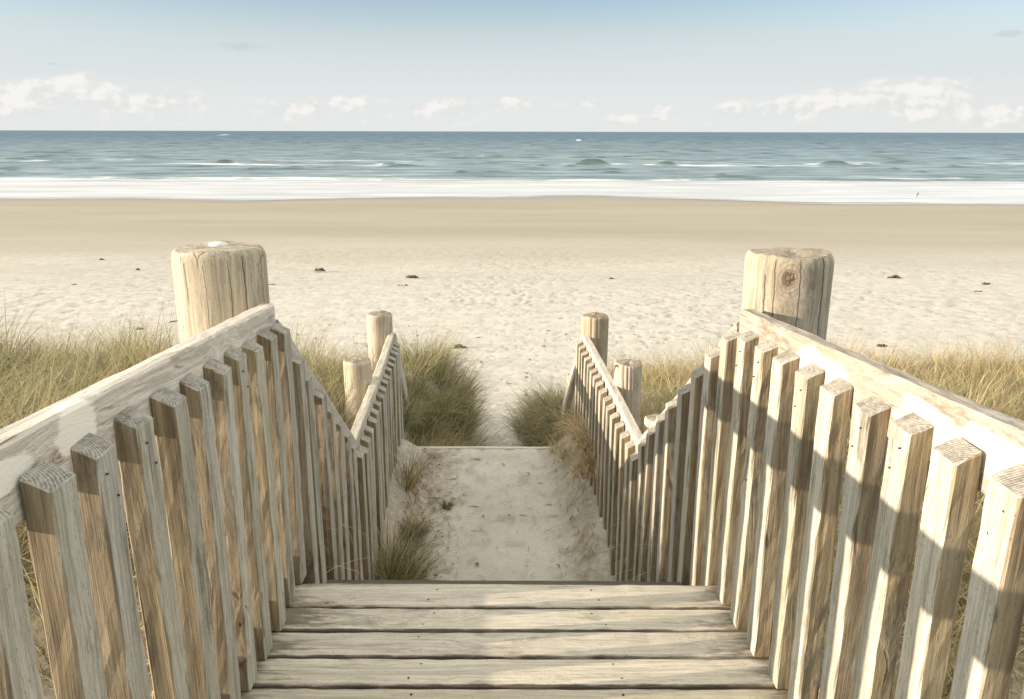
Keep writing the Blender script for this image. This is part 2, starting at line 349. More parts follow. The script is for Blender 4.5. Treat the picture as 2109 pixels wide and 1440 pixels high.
def swash_mat():
    m, g, out = new_mat('swash_foam')
    pos = g.node('ShaderNodeNewGeometry').outputs['Position']; px, py, pz = g.sep(pos)
    e = g.attr('cover')
    n = g.noise(g.comb(g.m('MULTIPLY', px, .07), g.m('MULTIPLY', py, .45), 0.0), 1.0, 6, .6, .6)
    c = g.mix(g.ss(n, .36, .66), (.50, .495, .48), (.74, .73, .705))
    streak = g.noise(g.comb(g.m('MULTIPLY', g.m('ADD', px, g.m('MULTIPLY', py, 3.2)), .05), g.m('MULTIPLY', py, .8), 0.0), 1.0, 4, .55)
    a = g.ss(g.m('ADD', e, g.m('MULTIPLY', g.m('SUBTRACT', streak, .5), 1.3)), .18, .82)
    p = g.node('ShaderNodeBsdfPrincipled'); g.put(p.inputs['Base Color'], c); p.inputs['Roughness'].default_value = .30; p.inputs['Specular IOR Level'].default_value = .5
    tr = g.node('ShaderNodeBsdfTransparent'); mx = g.node('ShaderNodeMixShader'); g.put(mx.inputs[0], a)
    g.l.new(tr.outputs[0], mx.inputs[1]); g.l.new(p.outputs[0], mx.inputs[2]); g.l.new(mx.outputs[0], out.inputs[0]); return m
M_SWASH = swash_mat()

# ---------------------------------------------------------------- layout curves (eye-relative: x right, y forward, z up)
def lerp(t, pts):
    xs, ys = zip(*pts); return np.interp(t, xs, ys)
XL = [(-3, -.48), (2.42, -.708), (3.7, -.725), (5.85, -.845), (7.5, -.93)]
XR = [(-3, .90), (2.42, .675), (3.7, .58), (5.85, .485), (7.5, .46)]
def xin(s, y): return lerp(y, XL) if s < 0 else lerp(y, XR)
TOPL = [(-3, -.17), (2.42, -.602), (2.55, -.738), (3.62, -1.545), (7.5, -1.555)]
TOPR = [(-3, -.20), (2.36, -.606), (2.47, -.65), (3.62, -1.53), (7.5, -1.555)]
def top(s, y): return lerp(y, TOPL if s < 0 else TOPR)
def deck(y): return -1.27-.088*y

def beachz(y): return lerp(y, [(-10, -3.4), (8, -3.45), (10, -3.7), (14, -3.95), (22, -4.25), (45, -5.0), (75, -5.82), (100, -6.08), (140, -6.6), (400, -9)])
def ground(x, y):
    x = np.asarray(x, float); y = np.asarray(y, float)
    c = lerp(y, [(2.4, -.016), (3.7, -.07), (5.85, -.18), (8, -.24), (9.5, -.32), (12, -.05)])
    d = x-c
    zb = beachz(y)
    left = lerp(y, [(-6, -1.25), (1, -1.60), (3, -1.66), (5, -1.84), (8, -2.16), (8.8, -2.35), (11.5, -3.9)])
    right = lerp(y, [(-6, -1.35), (1, -1.68), (3, -1.95), (5, -2.15), (8, -2.50), (8.8, -2.75), (11, -3.9)])
    dn = np.where(d < 0, left, right)
    dn = dn + .30*(fbm(x*.45+3, y*.45, 5, 3)-.5) + .06*(fbm(x*1.7, y*1.7, 9, 3)-.5)
    edge = 8.6+1.6*(fbm(x*.22+7, x*0+.3, 31, 3)-.5)*2
    k = sst(y, edge, edge+2.6); dn = dn*(1-k)+zb*k; dn = np.maximum(dn, zb)
    # the corridor between the fences
    path = lerp(y, [(-6, -2.7), (3.0, -2.66), (3.6, -2.48), (4.6, -2.45), (5.85, -2.42), (5.925, -2.42), (5.97, -2.56), (7.4, -3.35), (8.3, -3.5), (10, -3.7), (12, -3.82), (12.5, -50)])
    bankL = .22*sst(-d, .42, .68)*sst(y, 3.9, 4.6)*(1-sst(y, 5.6, 6.0))*(.55+.9*fbm(x*3, y*3, 3, 3))
    bankR = .17*sst(d, .42, .66)*sst(y, 3.9, 4.3)*(1-sst(y, 5.8, 6.0))
    path = path+bankL+bankR
    path = np.where(y > 10, np.maximum(path, zb), path)
    w0 = lerp(y, [(-6, .86), (3.5, .80), (5.9, .74), (7.4, .60), (8.0, .22), (9.6, .20), (12, 2.0), (13, 90)])
    w1 = lerp(y, [(-6, 1.05), (3.5, 1.0), (5.9, .90), (7.4, .85), (8.0, .62), (9.6, .75), (12, 3.5), (13, 99)])
    t = sst(np.abs(d), w0, w1)
    dl = np.where((y > 6.5) & (d < 0), np.minimum(dn, -2.25-.18*(y-6.5)), dn)
    dl = np.where((y > 6.0) & (d > 0) & (d < 1.6), dl-.45*sst(y, 6.0, 7.2)*(1-sst(d, .9, 1.6)), dl)
    return path*(1-t)+dl*t, t, k

# ---------------------------------------------------------------- ground
ys = [-6.0]
while ys[-1] < 125:
    y = ys[-1]; ys.append(y+max(.05, .0019*(y+7)**1.32/1.6 if y > 3 else .10))
ys = np.array(ys); us = np.linspace(-1, 1, 860); us = np.sign(us)*(.72*np.abs(us)+.55*np.abs(us)**3.2)
Y, U = np.meshgrid(ys, us, indexing='ij'); X = U*(Y+9)
Z, T, K = ground(X, Y)
foot = (fbm(X*6.0+1.4*vnoise(X*1.9, Y*1.9, 77), Y*5.4, 41, 3)) ; foot2 = fbm(X*13, Y*9, 51, 3)
tread = (1-sst(Y, 24, 33+6*vnoise(X*.05, Y*.1, 8)))
rout = .35+1.0*sst(fbm(X*.25, Y*.35, 181, 3), .38, .62)
dents = rng.random(Y.shape)*0
d1 = sst(foot, .57, .68)*rout; d2 = sst(foot2, .56, .72)
fp = (-.014*d1-.009*d2+.006*(foot-.5))
onb = np.where((T < .5) | (K > .5), 1, .4)
inpath = (np.abs(X) < 1.0) & (Y < 6.2)
Z = Z+fp*tread*onb*np.where(inpath, .75, 1.0)
Z = Z+.02*(fbm(X*.3, Y*1.2, 61, 3)-.5)*(1-tread)
Z = Z+.25*(fbm(X*.06, Y*.15, 71, 2)-.5)*sst(Y, 14, 22)*(1-sst(Y, 40, 60))
V = np.stack([X, Y, Z], -1).reshape(-1, 3); ny, nx = Y.shape
i = np.arange((ny-1)*nx).reshape(ny-1, nx)[:, :-1].ravel()
Fc = np.stack([i, i+1, i+nx+1, i+nx], 1)
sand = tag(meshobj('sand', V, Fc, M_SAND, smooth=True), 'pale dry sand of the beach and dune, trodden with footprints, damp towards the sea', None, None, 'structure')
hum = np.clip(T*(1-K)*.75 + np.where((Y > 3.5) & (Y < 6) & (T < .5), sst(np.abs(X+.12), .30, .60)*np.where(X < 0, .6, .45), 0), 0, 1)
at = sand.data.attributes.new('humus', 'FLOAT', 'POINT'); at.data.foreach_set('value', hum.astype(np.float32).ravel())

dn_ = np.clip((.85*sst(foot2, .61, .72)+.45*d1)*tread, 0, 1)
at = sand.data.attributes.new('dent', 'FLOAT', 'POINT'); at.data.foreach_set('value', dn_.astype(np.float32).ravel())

# ---------------------------------------------------------------- sea
rows = 94*np.exp(np.linspace(0, math.log(60000/94), 620)); cols = np.linspace(-1.35, 1.35, 700)
Y, U = np.meshgrid(rows, cols, indexing='ij'); X = U*(Y+20)
Z = -6.0+0*Y
amp = lerp(Y, [(94, .0), (105, .05), (150, .22), (260, .34), (900, .5), (3000, .0)])
ph = Y+7*(fbm(X*.012, Y*.01, 4, 3)-.5)*3
wv = (fbm(X*.035, ph*.16, 12, 4)-.45); wv2 = fbm(X*.18, Y*.5, 14, 3)-.5
Z = Z+amp*(1.9*wv+.35*wv2); facea = 0*Y
foam = .55*sst(Y, 105, 95)+.16*sst(fbm(X*.015, Y*.06, 29, 4), .42, .62)*sst(330, Y, 110)+.24*np.exp(-((Y-165)/34)**2)*(.5+fbm(X*.02, Y*.03, 21, 2))+.20*sst(fbm(X*.02, Y*.09, 22, 3), .55, .75)*sst(300, Y, 130)
for yc in (100, 104, 109, 116, 126, 150, 172, 196):        # spent wave fronts: broken, wandering bands of foam with a dark face in front
    yy = yc+.05*yc*(fbm(X*.03, X*0+yc, 33, 5)-.5)*2
    gate = sst(fbm(X*.05, X*0+yc*.7, 35, 5), .47, .60); wd = (.9+.008*yc)*(.5+1.3*fbm(X*.09, X*0+yc, 37, 4)); foam += .34*np.exp(-((Y-yy)/wd)**2)*gate
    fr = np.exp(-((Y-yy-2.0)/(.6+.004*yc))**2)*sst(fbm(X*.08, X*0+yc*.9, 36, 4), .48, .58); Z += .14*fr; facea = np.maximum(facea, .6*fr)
foam += .26*sst(Y, 128, 98)*(.4+fbm(X*.03, Y*.12, 46, 4))
foam += .24*sst(fbm(X*.055, Y*.10, 44, 5), .50, .66)*(np.exp(-((Y-170)/38)**2)+.5*np.exp(-((Y-112)/10)**2))
for k in range(150):                                        # scattered small dark wave faces
    cy = 112*math.exp(rng.random()*1.6); cx = (rng.random()*2-1)*.72*cy; wm = rng.uniform(.9, 3.6)*(cy/150)**.5; hh = rng.uniform(.12, .34)
    j0, j1 = np.searchsorted(rows, [cy-5, cy+8]); xs_ = X[j0:j1]; ys_ = Y[j0:j1]
    e = np.exp(-((xs_-cx-.25*(ys_-cy))/wm)**2)*np.exp(-np.where(ys_ < cy, ((ys_-cy)/.9)**2, ((ys_-cy)/3.0)**2)); Z[j0:j1] += hh*e
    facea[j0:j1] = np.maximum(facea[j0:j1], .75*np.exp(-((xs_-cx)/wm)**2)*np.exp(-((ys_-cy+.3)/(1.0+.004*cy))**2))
def at_px(px, py, zz=-6.0):
    u, v = (px-1054)/F, (py-720)/F; d = np.array([u, math.cos(TH)-v*math.sin(TH), -(math.sin(TH)+v*math.cos(TH))]); t = zz/d[2]; return d*t
for px, py, w, h in [(1218, 339, 30, .95), (1372, 340, 20, .7), (460, 339, 18, .75), (28, 334, 26, .7), (1718, 338, 24, .75), (1820, 322, 55, .6), (965, 322, 14, .5), (800, 340, 12, .4), (720, 307, 30, .5), (90, 318, 60, .5)]:
    p = at_px(px, py); wm = w/F*p[1]
    e = np.exp(-((X-p[0])/wm)**4)*np.exp(-np.where(Y < p[1], ((Y-p[1])/.9)**2, ((Y-p[1])/4.0)**2)); Z += h*e
    foam = foam*(1-e)
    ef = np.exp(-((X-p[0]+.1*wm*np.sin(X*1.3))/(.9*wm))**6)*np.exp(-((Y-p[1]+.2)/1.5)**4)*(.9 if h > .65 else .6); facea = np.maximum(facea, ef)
    foam += .55*np.exp(-((np.abs(X-p[0])-1.7*wm)/(.7*wm))**2)*np.exp(-((Y-p[1]-1)/3.0)**2)
for px, py, w in [(1191, 291, 6), (460, 281, 5), (332, 281, 14)]:
    p = at_px(px, py); wm = w/F*p[1]; e = np.exp(-((X-p[0])/wm)**4)*np.exp(-((Y-p[1])/(p[1]*.03))**2); Z += 1.3*e*(2 if w < 8 else .6)/2; foam += e*(1.0 if w < 8 else .5)
V = np.stack([X, Y, Z], -1).reshape(-1, 3); ny, nx = Y.shape
i = np.arange((ny-1)*nx).reshape(ny-1, nx)[:, :-1].ravel(); Fc = np.stack([i, i+1, i+nx+1, i+nx], 1)
sea = tag(meshobj('sea', V, Fc, M_WATER, smooth=True), 'blue-grey sea with small breaking waves', None, None, 'structure')
at = sea.data.attributes.new('foam', 'FLOAT', 'POINT'); at.data.foreach_set('value', np.clip(foam, 0, 1.2).astype(np.float32).ravel())
# swash: the thin sheet of foam and water run up over the wet sand
rows = np.linspace(62, 104, 130); cols = np.linspace(-1, 1, 500)
Y, U = np.meshgrid(rows, cols, indexing='ij'); X = U*150
base = beachz(Y)+.02*(fbm(X*.3, Y*1.2, 61, 3)-.5)
Z = np.maximum(base+.012, -5.99+0*Y)+.02
lob = 1.8*(fbm(X*.14, X*0+7, 95, 4)-.5)*2+lerp(X/75, [(-2, 68), (-.62, 70), (-.3, 67.5), (-.08, 73.5), (.10, 76.0), (.22, 71), (.35, 65.5), (.6, 64.5), (2, 66)])+5*(fbm(X*.03, X*0+2, 91, 4)-.5)
cover = sst(Y, lob-6.5, lob+6.0)*(1-.55*sst(Y, 95, 102)*sst(fbm(X*.05, Y*.4, 93, 3), .45, .6))
V = np.stack([X, Y, Z], -1).reshape(-1, 3); ny, nx = Y.shape
i = np.arange((ny-1)*nx).reshape(ny-1, nx)[:, :-1].ravel(); Fc = np.stack([i, i+1, i+nx+1, i+nx], 1)
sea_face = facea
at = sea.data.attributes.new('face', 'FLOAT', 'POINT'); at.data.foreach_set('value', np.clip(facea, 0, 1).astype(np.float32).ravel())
sw = tag(meshobj('swash', V, Fc, M_SWASH, smooth=True), 'white sheet of shallow foam and water over the wet sand', None, None, 'structure')
at = sw.data.attributes.new('cover', 'FLOAT', 'POINT'); at.data.foreach_set('value', cover.astype(np.float32).ravel())

# ---------------------------------------------------------------- timber
def frame(p0, p1, xdir=Vector((1, 0, 0))):
    z = (p1-p0).normalized(); x = (xdir-z*xdir.dot(z)).normalized(); y = z.cross(x)
    m = Matrix((x, y, z)).transposed().to_4x4(); m.translation = (p0+p1)/2; return m
def timber(name, p0, p1, w, t, mat, parent, xdir=Vector((1, 0, 0)), ch=.004, step=.06, rough=.0016, topcut=0.0, cut0=0, cut1=0):
    """a sawn board from p0 to p1, w across (x), t deep (y), with worn arrises; local z is the grain"""
    p0 = Vector(p0); p1 = Vector(p1); L = (p1-p0).length; mw = frame(p0, p1, Vector(xdir))
    a, b = w/2, t/2; k = ch
    prof = [(-a+k, -b), (0, -b), (a-k, -b), (a, -b+k), (a, 0), (a, b-k), (a-k, b), (0, b), (-a+k, b), (-a, b-k), (-a, 0), (-a, -b+k)]
    n = max(2, int(L/step)); zs = [-L/2+k*.7]+[-L/2+L*i/n for i in range(1, n)]+[L/2-k*.7]
    zs = [-L/2]+zs+[L/2]; V = []; Fc = []
    sd = random.random()*100
    for j, zz in enumerate(zs):
        sc = 1-(k*.8/max(a, b)) if j in (0, len(zs)-1) else 1
        bow = rough*2.2*math.sin(zz*2.1+sd)
        for q, (x, y) in enumerate(prof):
            jx = random.gauss(0, rough*.5); jy = random.gauss(0, rough*.5)
            zt = zz
            if j >= len(zs)-2: zt += topcut*x+cut1*y
            if j <= 1: zt += cut0*y
            V.append((x*sc+jx+bow, y*sc+jy, zt))
    P = len(prof)
    for j in range(len(zs)-1):
        for q in range(P): Fc.append((j*P+q, j*P+(q+1) % P, (j+1)*P+(q+1) % P, (j+1)*P+q))
    Fc.append(tuple(range(P))[::-1]); Fc.append(tuple((len(zs)-1)*P+q for q in range(P)))
    return meshobj(name, V, Fc, mat, parent, mw)
def post(x, y, ztop, zbot, r, parent, mat, seed, name='post', dome=.02, label=None):
    n = 96; V = []; Fc = []; rn = random.Random(seed); L = ztop-zbot
    ph = [rn.uniform(0, 6.28) for _ in range(6)]
    cr = [(rn.uniform(0, 6.28), rn.uniform(.025, .06), rn.uniform(.006, .014)) for _ in range(7)]
    prof = [(-L/2, .96), (-L/4, .975)]; q_ = min(1, r/.14)
    m = 16
    for q in range(m+1): prof.append((L/2-.036*q_-(L*.3)*(1-q/m), .985+.015*q/m))
    for q in range(1, 7):
        a = q/6*math.pi/2; prof.append((L/2-.036*q_+.036*q_*math.sin(a), 1-.13*(1-math.cos(a))**1.15))
    for rr in (.80, .62, .4, .2): prof.append((L/2+.003*(1-rr)+.002*math.sin(rr*9+seed), rr))
    for zz, k in prof:
        for q in range(n):
            a = 2*math.pi*q/n
            rr = r*k*(1+.012*math.sin(2*a+ph[0])+.010*math.sin(3*a+ph[1]+zz)+.006*math.sin(7*a+ph[2]+zz*3))
            if k > .8:
                for ca, cw, cd in cr:
                    da = (a-ca-.03*math.sin(zz*9+ca)+math.pi) % (2*math.pi)-math.pi
                    rr -= .7*cd*math.exp(-(da/cw)**2)*(.4+.6*min(1, max(0, (zz+L*.2)/(L*.5))))
            V.append((rr*math.cos(a), rr*math.sin(a), zz+(.0035*math.sin(a*2+ph[3])+.002*math.sin(a*5+ph[4]) if zz > L/2-.036*q_ else 0)))
    R_ = len(prof)
    for j in range(R_-1):
        for q in range(n): Fc.append((j*n+q, j*n+(q+1) % n, (j+1)*n+(q+1) % n, (j+1)*n+q))
    V.append((0, 0, L/2-.006)); c = len(V)-1
    for q in range(n): Fc.append(((R_-1)*n+q, (R_-1)*n+(q+1) % n, c))
    o = meshobj(name, V, Fc, mat, parent, Matrix.Translation((x, y, (ztop+zbot)/2)) @ Matrix.Rotation(rn.uniform(-.01, .01), 4, 'X'), smooth=True)
    if label: o['label'] = label
    return o
def nail(p, axis, parent, r=.0020):
    z = Vector(axis).normalized(); m = z.to_track_quat('Z', 'Y').to_matrix().to_4x4(); m.translation = Vector(p)
    n = 8; V = [(r*math.cos(a), r*math.sin(a), h) for h in (-.01, .0012) for a in [2*math.pi*q/n for q in range(n)]]+[(0, 0, .0018)]
    Fc = [(q, (q+1) % n, n+(q+1) % n, n+q) for q in range(n)]+[(n+q, n+(q+1) % n, 2*n) for q in range(n)]
    return meshobj('nail', V, Fc, M_NAIL, parent, m)

BW, BT, PITCH = .045, .067, .152
def fence(s):
    BT = .066 if s < 0 else .076
    gy = 2.4
    lab = ('weathered grey timber railing with square balusters along the left of the steps' if s < 0 else
           'sunlit timber railing with worn whitewashed rail along the right of the steps')
    root = empty('railing', (float(xin(s, gy))+s*.1, gy, -2.45), lab, 'railing', 'railings flanking the beach steps')
    o_in = lambda y, d: float(xin(s, y))+s*d
    # balusters
    y0 = 2.405 if s < 0 else 2.272
    Ys = [y0-PITCH*k+.5*.0 for k in range(0, 15)]
    near = sorted([(yy, 1) for yy in Ys if yy > -.1])
    st = [(yy, 2) for yy in np.arange(y0+.150, 3.60, .148)]
    a = st[-1][0]+.14
    fl = [(yy, 3) for yy in np.linspace(a, 5.80, 16)]
    for yy, kind in near+st+fl:
        yc = yy+BT*.5                                     # yy is the near face
        xi = o_in(yc, 0)+random.gauss(0, .002); xc = xi+s*BW/2
        zt = float(top(s, yy if kind < 3 else 5.0))+random.gauss(0, .003)
        if kind == 1: zb = deck(yc)+.004
        elif kind == 2: zb = max(zt-(.86 if s < 0 else .96)-.05*(yy-2.4), -2.44)
        else: zb = -2.47
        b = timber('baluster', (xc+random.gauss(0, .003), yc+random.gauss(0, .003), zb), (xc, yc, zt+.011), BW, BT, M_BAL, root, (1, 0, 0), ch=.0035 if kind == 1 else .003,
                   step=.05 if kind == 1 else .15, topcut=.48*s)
        if kind == 1 and yy > .9:
            for dz, dy in ((.035, -.012), (.085, .014)): nail((xi-s*.0005, yc+dy, zt-dz), (-s, 0, 0), b)
    # rails on the outside of the balusters
    off = BW+.025
    def rail(pts, mat, name='top_rail', up=.073, h=.130, w=.048, **kw):
        (ya, za), (yb, zb) = pts
        p0 = Vector((o_in(ya, off), ya, za+up-h/2)); p1 = Vector((o_in(yb, off), yb, zb+up-h/2))
        return timber(name, p0, p1, w, h, mat, root, (1, 0, 0), ch=.006, step=.07, rough=.0018, **kw)
    mr = M_RAIL_L if s < 0 else M_RAIL_R
    yk = 2.48 if s < 0 else 2.46
    r1 = rail(((-.9, float(top(s, -.9))), (yk, float(top(s, yk-.09)))), mr)
    rail(((yk+.008, -.655), (3.70, -1.555)), mr, up=.082)
    rail(((3.70, -1.555), (5.93, -1.555)), mr)
    ye, ze = 7.45, -2.70
    r4 = timber('top_rail', (o_in(5.90, off), 5.93, -1.55), (o_in(ye, off)-.02, ye, ze), .048, .14, mr, root, ch=.006, rough=.002)
    # lower stringers close behind the baluster feet
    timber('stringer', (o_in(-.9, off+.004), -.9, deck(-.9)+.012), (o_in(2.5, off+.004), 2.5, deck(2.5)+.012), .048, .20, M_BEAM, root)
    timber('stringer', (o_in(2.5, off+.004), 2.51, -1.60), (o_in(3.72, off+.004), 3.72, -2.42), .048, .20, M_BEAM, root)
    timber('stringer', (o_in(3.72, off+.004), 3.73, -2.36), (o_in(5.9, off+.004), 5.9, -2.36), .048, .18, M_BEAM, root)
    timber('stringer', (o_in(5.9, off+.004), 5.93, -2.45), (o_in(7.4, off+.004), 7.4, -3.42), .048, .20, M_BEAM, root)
    # round posts
    if s < 0:
        post(-.940, 2.56, -.358, -2.3, .143, root, M_BIG_L, 3, label='thick round post at the head of the stairs, cracked, white shell on its top')
        post(-.945, 4.70, -1.345, -2.7, .085, root, M_POST, 5, label='slimmer round post halfway along the lower rail')
        post(-1.01, 5.95, -1.335, -2.8, .096, root, M_POST, 8, label='round post with a long dark split at the far end of the lower rail')
        post(-1.04, 7.55, -2.30, -3.6, .062, root, M_POST, 11, label='short round post at the foot of the last steps')
    else:
        post(.888, 2.56, -.370, -2.3, .135, root, M_BIG_R, 4, label='thick round post at the head of the stairs, green stained with a large knot')
        post(.780, 3.98, -1.455, -2.7, .080, root, M_POST, 15, label='low round post at the foot of the stairs')
        post(.705, 4.66, -1.345, -2.7, .085, root, M_POST, 6, label='round post with a split flat top halfway along the lower rail')
        post(.625, 5.90, -1.335, -2.8, .103, root, M_POST_G, 9, label='round post with dark stains at the far end of the lower rail')
        post(.60, 7.6, -2.33, -3.6, .055, root, M_POST, 12, label='short round post at the foot of the last steps')
    return root, r1
rootL, railL = fence(-1); rootR, railR = fence(1)
# white paint patch on the left rail, where the photo shows it; larger bright patches on the right rail
def local_of(o, p):
    m = Matrix.Identity(4); q = o
    while q: m = q.matrix_basis @ m; q = q.parent
    return tuple(m.inverted() @ Vector(p))
def rail_px(s, px, py):
    yv = 1.5
    for _ in range(50):
        xf = float(xin(s, yv))+s*BW; D = xf*F/(px-1054); v = (py-720)/F*D; yv = D*math.cos(TH)-v*math.sin(TH)
    return (xf, yv, -(D*math.sin(TH)+v*math.cos(TH)))
MPL = wood('rail_with_paint_patch', (.68, .635, .535), (.42, .385, .31), (.52, .475, .38), crack=.60, paint=.15, grime=.6, pcol=(.84, .79, .69),
           patch=[(local_of(railL, rail_px(-1, 163, 890)), (.06, .062, .072)), (local_of(railL, rail_px(-1, 15, 985)), (.06, .03, .08))])
railL.data.materials[0] = MPL
MPR = wood('rail_with_worn_whitewash', (.46, .415, .35), (.31, .27, .215), (.37, .33, .27), crack=.55, paint=.45, grime=.6,
           patch=[(local_of(railR, rail_px(1, 1668, 745)), (.06, .05, .10)), (local_of(railR, rail_px(1, 1720, 775)), (.06, .05, .10)),
                  (local_of(railR, rail_px(1, 1900, 865)), (.06, .05, .12)), (local_of(railR, rail_px(1, 2040, 935)), (.06, .05, .12))])
railR.data.materials[0] = MPR

# boardwalk
dk = empty('boardwalk', (0, 2.3, -1.47), 'weathered plank landing sloping down to the head of the stairs, striped with sunlight', 'boardwalk')
edges = [2.42, 2.252, 2.108, 1.968, 1.828]+[1.828-.142*k for k in range(1, 19)]
for k in range(len(edges)-1):
    ya, yb = edges[k+1], edges[k]; gap = .0056
    ym = (ya+yb)/2
    x0 = float(xin(-1, ym))-.068-random.random()*.002; x1 = float(xin(1, ym))+.068+random.random()*.002
    z0 = deck(ym)-.0225+random.gauss(0, .0012)
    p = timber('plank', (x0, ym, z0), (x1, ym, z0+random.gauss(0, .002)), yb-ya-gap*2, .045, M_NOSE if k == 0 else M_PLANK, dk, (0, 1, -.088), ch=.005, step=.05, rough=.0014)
    if ym > 1.5:
        for xn in (-.27, .275):
            for dy in (-.032, .036):
                xx = xn+random.gauss(0, .012)
                nail((xx, ym+dy, deck(ym+dy)+.0005), (0, .088, 1), p, .0034)
for xj in (-.6, -.27, .28, .6):
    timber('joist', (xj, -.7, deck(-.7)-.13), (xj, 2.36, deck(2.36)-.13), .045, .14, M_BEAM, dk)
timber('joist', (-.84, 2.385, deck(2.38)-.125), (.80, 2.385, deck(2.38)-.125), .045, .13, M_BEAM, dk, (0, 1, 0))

# stairs down from the landing to the sand path, then the edge board and last steps to the beach
sr = empty('stairs', (-.05, 3.0, -2.3), 'timber stair flight dropping from the plank landing to the sand path', 'stairs')
for k in range(4):
    yy = 2.62+.26*k; zz = -1.69-.185*k
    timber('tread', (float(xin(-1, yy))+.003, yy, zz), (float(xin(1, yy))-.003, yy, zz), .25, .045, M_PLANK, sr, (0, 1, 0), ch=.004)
ls = empty('lower_steps', (-.18, 6.5, -2.9), 'timber edged sand steps going down between the grassy mounds to the beach', 'steps')
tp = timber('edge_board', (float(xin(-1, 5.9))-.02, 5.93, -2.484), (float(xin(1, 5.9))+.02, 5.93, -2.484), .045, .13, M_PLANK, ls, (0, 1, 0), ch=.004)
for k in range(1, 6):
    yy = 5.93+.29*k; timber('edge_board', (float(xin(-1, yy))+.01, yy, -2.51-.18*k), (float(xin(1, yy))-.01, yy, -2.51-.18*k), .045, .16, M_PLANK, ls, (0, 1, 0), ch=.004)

# ---------------------------------------------------------------- grass
STRAW = np.array([.56, .445, .25]); GREEN = np.array([.225, .245, .10]); OLIVE = np.array([.38, .345, .155]); RUST = np.array([.50, .315, .18]); GREY = np.array([.38, .34, .25]); DKGREEN = np.array([.09, .11, .055])
def blades(base, nper, length, spread, mixw, width=.0042, droop=1.2, tilt=.45, wind=(.25, 0), seg=5, up=None, tone=None):
    """base (N,3) clump roots -> vertex, face and tint arrays for nper blades each"""
    N = len(base); n = N*nper; b = np.repeat(base, nper, 0)
    r = spread*np.sqrt(rng.random(n)); a = rng.random(n)*2*np.pi
    b = b+np.stack([r*np.cos(a), r*np.sin(a), -.02*np.ones(n)], 1)
    phi = np.where(rng.random(n) < .7, a+rng.normal(0, .7, n), rng.random(n)*2*np.pi)
    L = np.repeat(np.broadcast_to(length, (N,)), nper)*rng.uniform(.45, 1.12, n)
    th = np.abs(rng.normal(0, tilt, n))*.8+.05; kp = droop*rng.uniform(.3, 1.7, n)
    p = b.copy(); pts = [p.copy()]
    hx, hy = np.cos(phi)+wind[0], np.sin(phi)+wind[1]; q = np.hypot(hx, hy)+1e-6; hx /= q; hy /= q
    for j in range(seg):
        t = th+kp*((j+.5)/seg)**1.4
        p = p+np.stack([hx*np.sin(t), hy*np.sin(t), np.cos(t)], 1)*(L/seg)[:, None]; pts.append(p.copy())
        phi2 = rng.normal(0, .10, n); hx, hy = hx*np.cos(phi2)-hy*np.sin(phi2), hx*np.sin(phi2)+hy*np.cos(phi2)
    sx, sy = -hy, hx; wa = rng.uniform(0, 2*np.pi, n)
    sx = np.cos(wa); sy = np.sin(wa)
    w = width*rng.uniform(.6, 1.3, n)
    V = []
    for j, pt in enumerate(pts):
        ww = w*(1-(j/seg)**1.6)*.5+.0004
        V.append(np.stack([pt[:, 0]-sx*ww, pt[:, 1]-sy*ww, pt[:, 2]], 1)); V.append(np.stack([pt[:, 0]+sx*ww, pt[:, 1]+sy*ww, pt[:, 2]], 1))
    V = np.stack(V, 1); k = V.shape[1]; V = V.reshape(-1, 3)
    st = np.arange(n)[:, None]*k
    Fc = np.concatenate([np.concatenate([st+2*j, st+2*j+1, st+2*j+3, st+2*j+2], 1) for j in range(seg)], 0)
    pal = np.stack([STRAW, GREEN, OLIVE, RUST, GREY, DKGREEN])
    W_ = np.repeat(mixw, nper, 0) if mixw.ndim == 2 else np.broadcast_to(mixw, (n, 6))
    cs = np.cumsum(W_/W_.sum(1, keepdims=True), 1); idx = (rng.random(n)[:, None] > cs).sum(1).clip(0, 5)
    col = pal[idx]*rng.uniform(.66, 1.25, n)[:, None]
    if tone is not None: col = col*np.repeat(tone, nper)[:, None]
    tip = np.linspace(0, 1, k//2).repeat(2)[None, :, None]
    col = col[:, None, :]*(1-.35*tip)+np.array([.58, .47, .28])*.35*tip       # tips dry out
    col = np.concatenate([col.reshape(-1, 3), np.ones((n*k, 1))], 1)
    return V, Fc, col
def grass_obj(name, packs, label, cat=None, kind=None, group=None, base=None):
    Vs, Fs, Cs = [], [], []; o = 0
    for V, Fc, col in packs: Vs.append(V); Fs.append(Fc+o); Cs.append(col); o += len(V)
    V = np.concatenate(Vs); Fc = np.concatenate(Fs); col = np.concatenate(Cs)
    loc = Vector(base) if base is not None else Vector(V.mean(0))
    ob = meshobj(name, V-np.array(loc), Fc, M_GRASS, None, Matrix.Translation(loc))
    at = ob.data.attributes.new('tint', 'FLOAT_COLOR', 'POINT'); at.data.foreach_set('color', col.astype(np.float32).ravel())
    return tag(ob, label, cat, group, kind)
def mixes(x, y, right=False):
    a = fbm(x*.8, y*.8, 101, 3); b = fbm(x*1.3+9, y*1.3, 102, 3)
    m = np.stack([.22+.5*sst(a, .48, .65), .55*sst(b, .42, .58)+.15, .50+0*a, .55*sst(fbm(x*.9, y*.9+5, 103, 3), .50, .62), .22+0*a, .30*sst(b, .46, .62)+.06], 1)
    if right: m = m*np.array([2.3, .35, .8, .6, .7, .25])
    return m
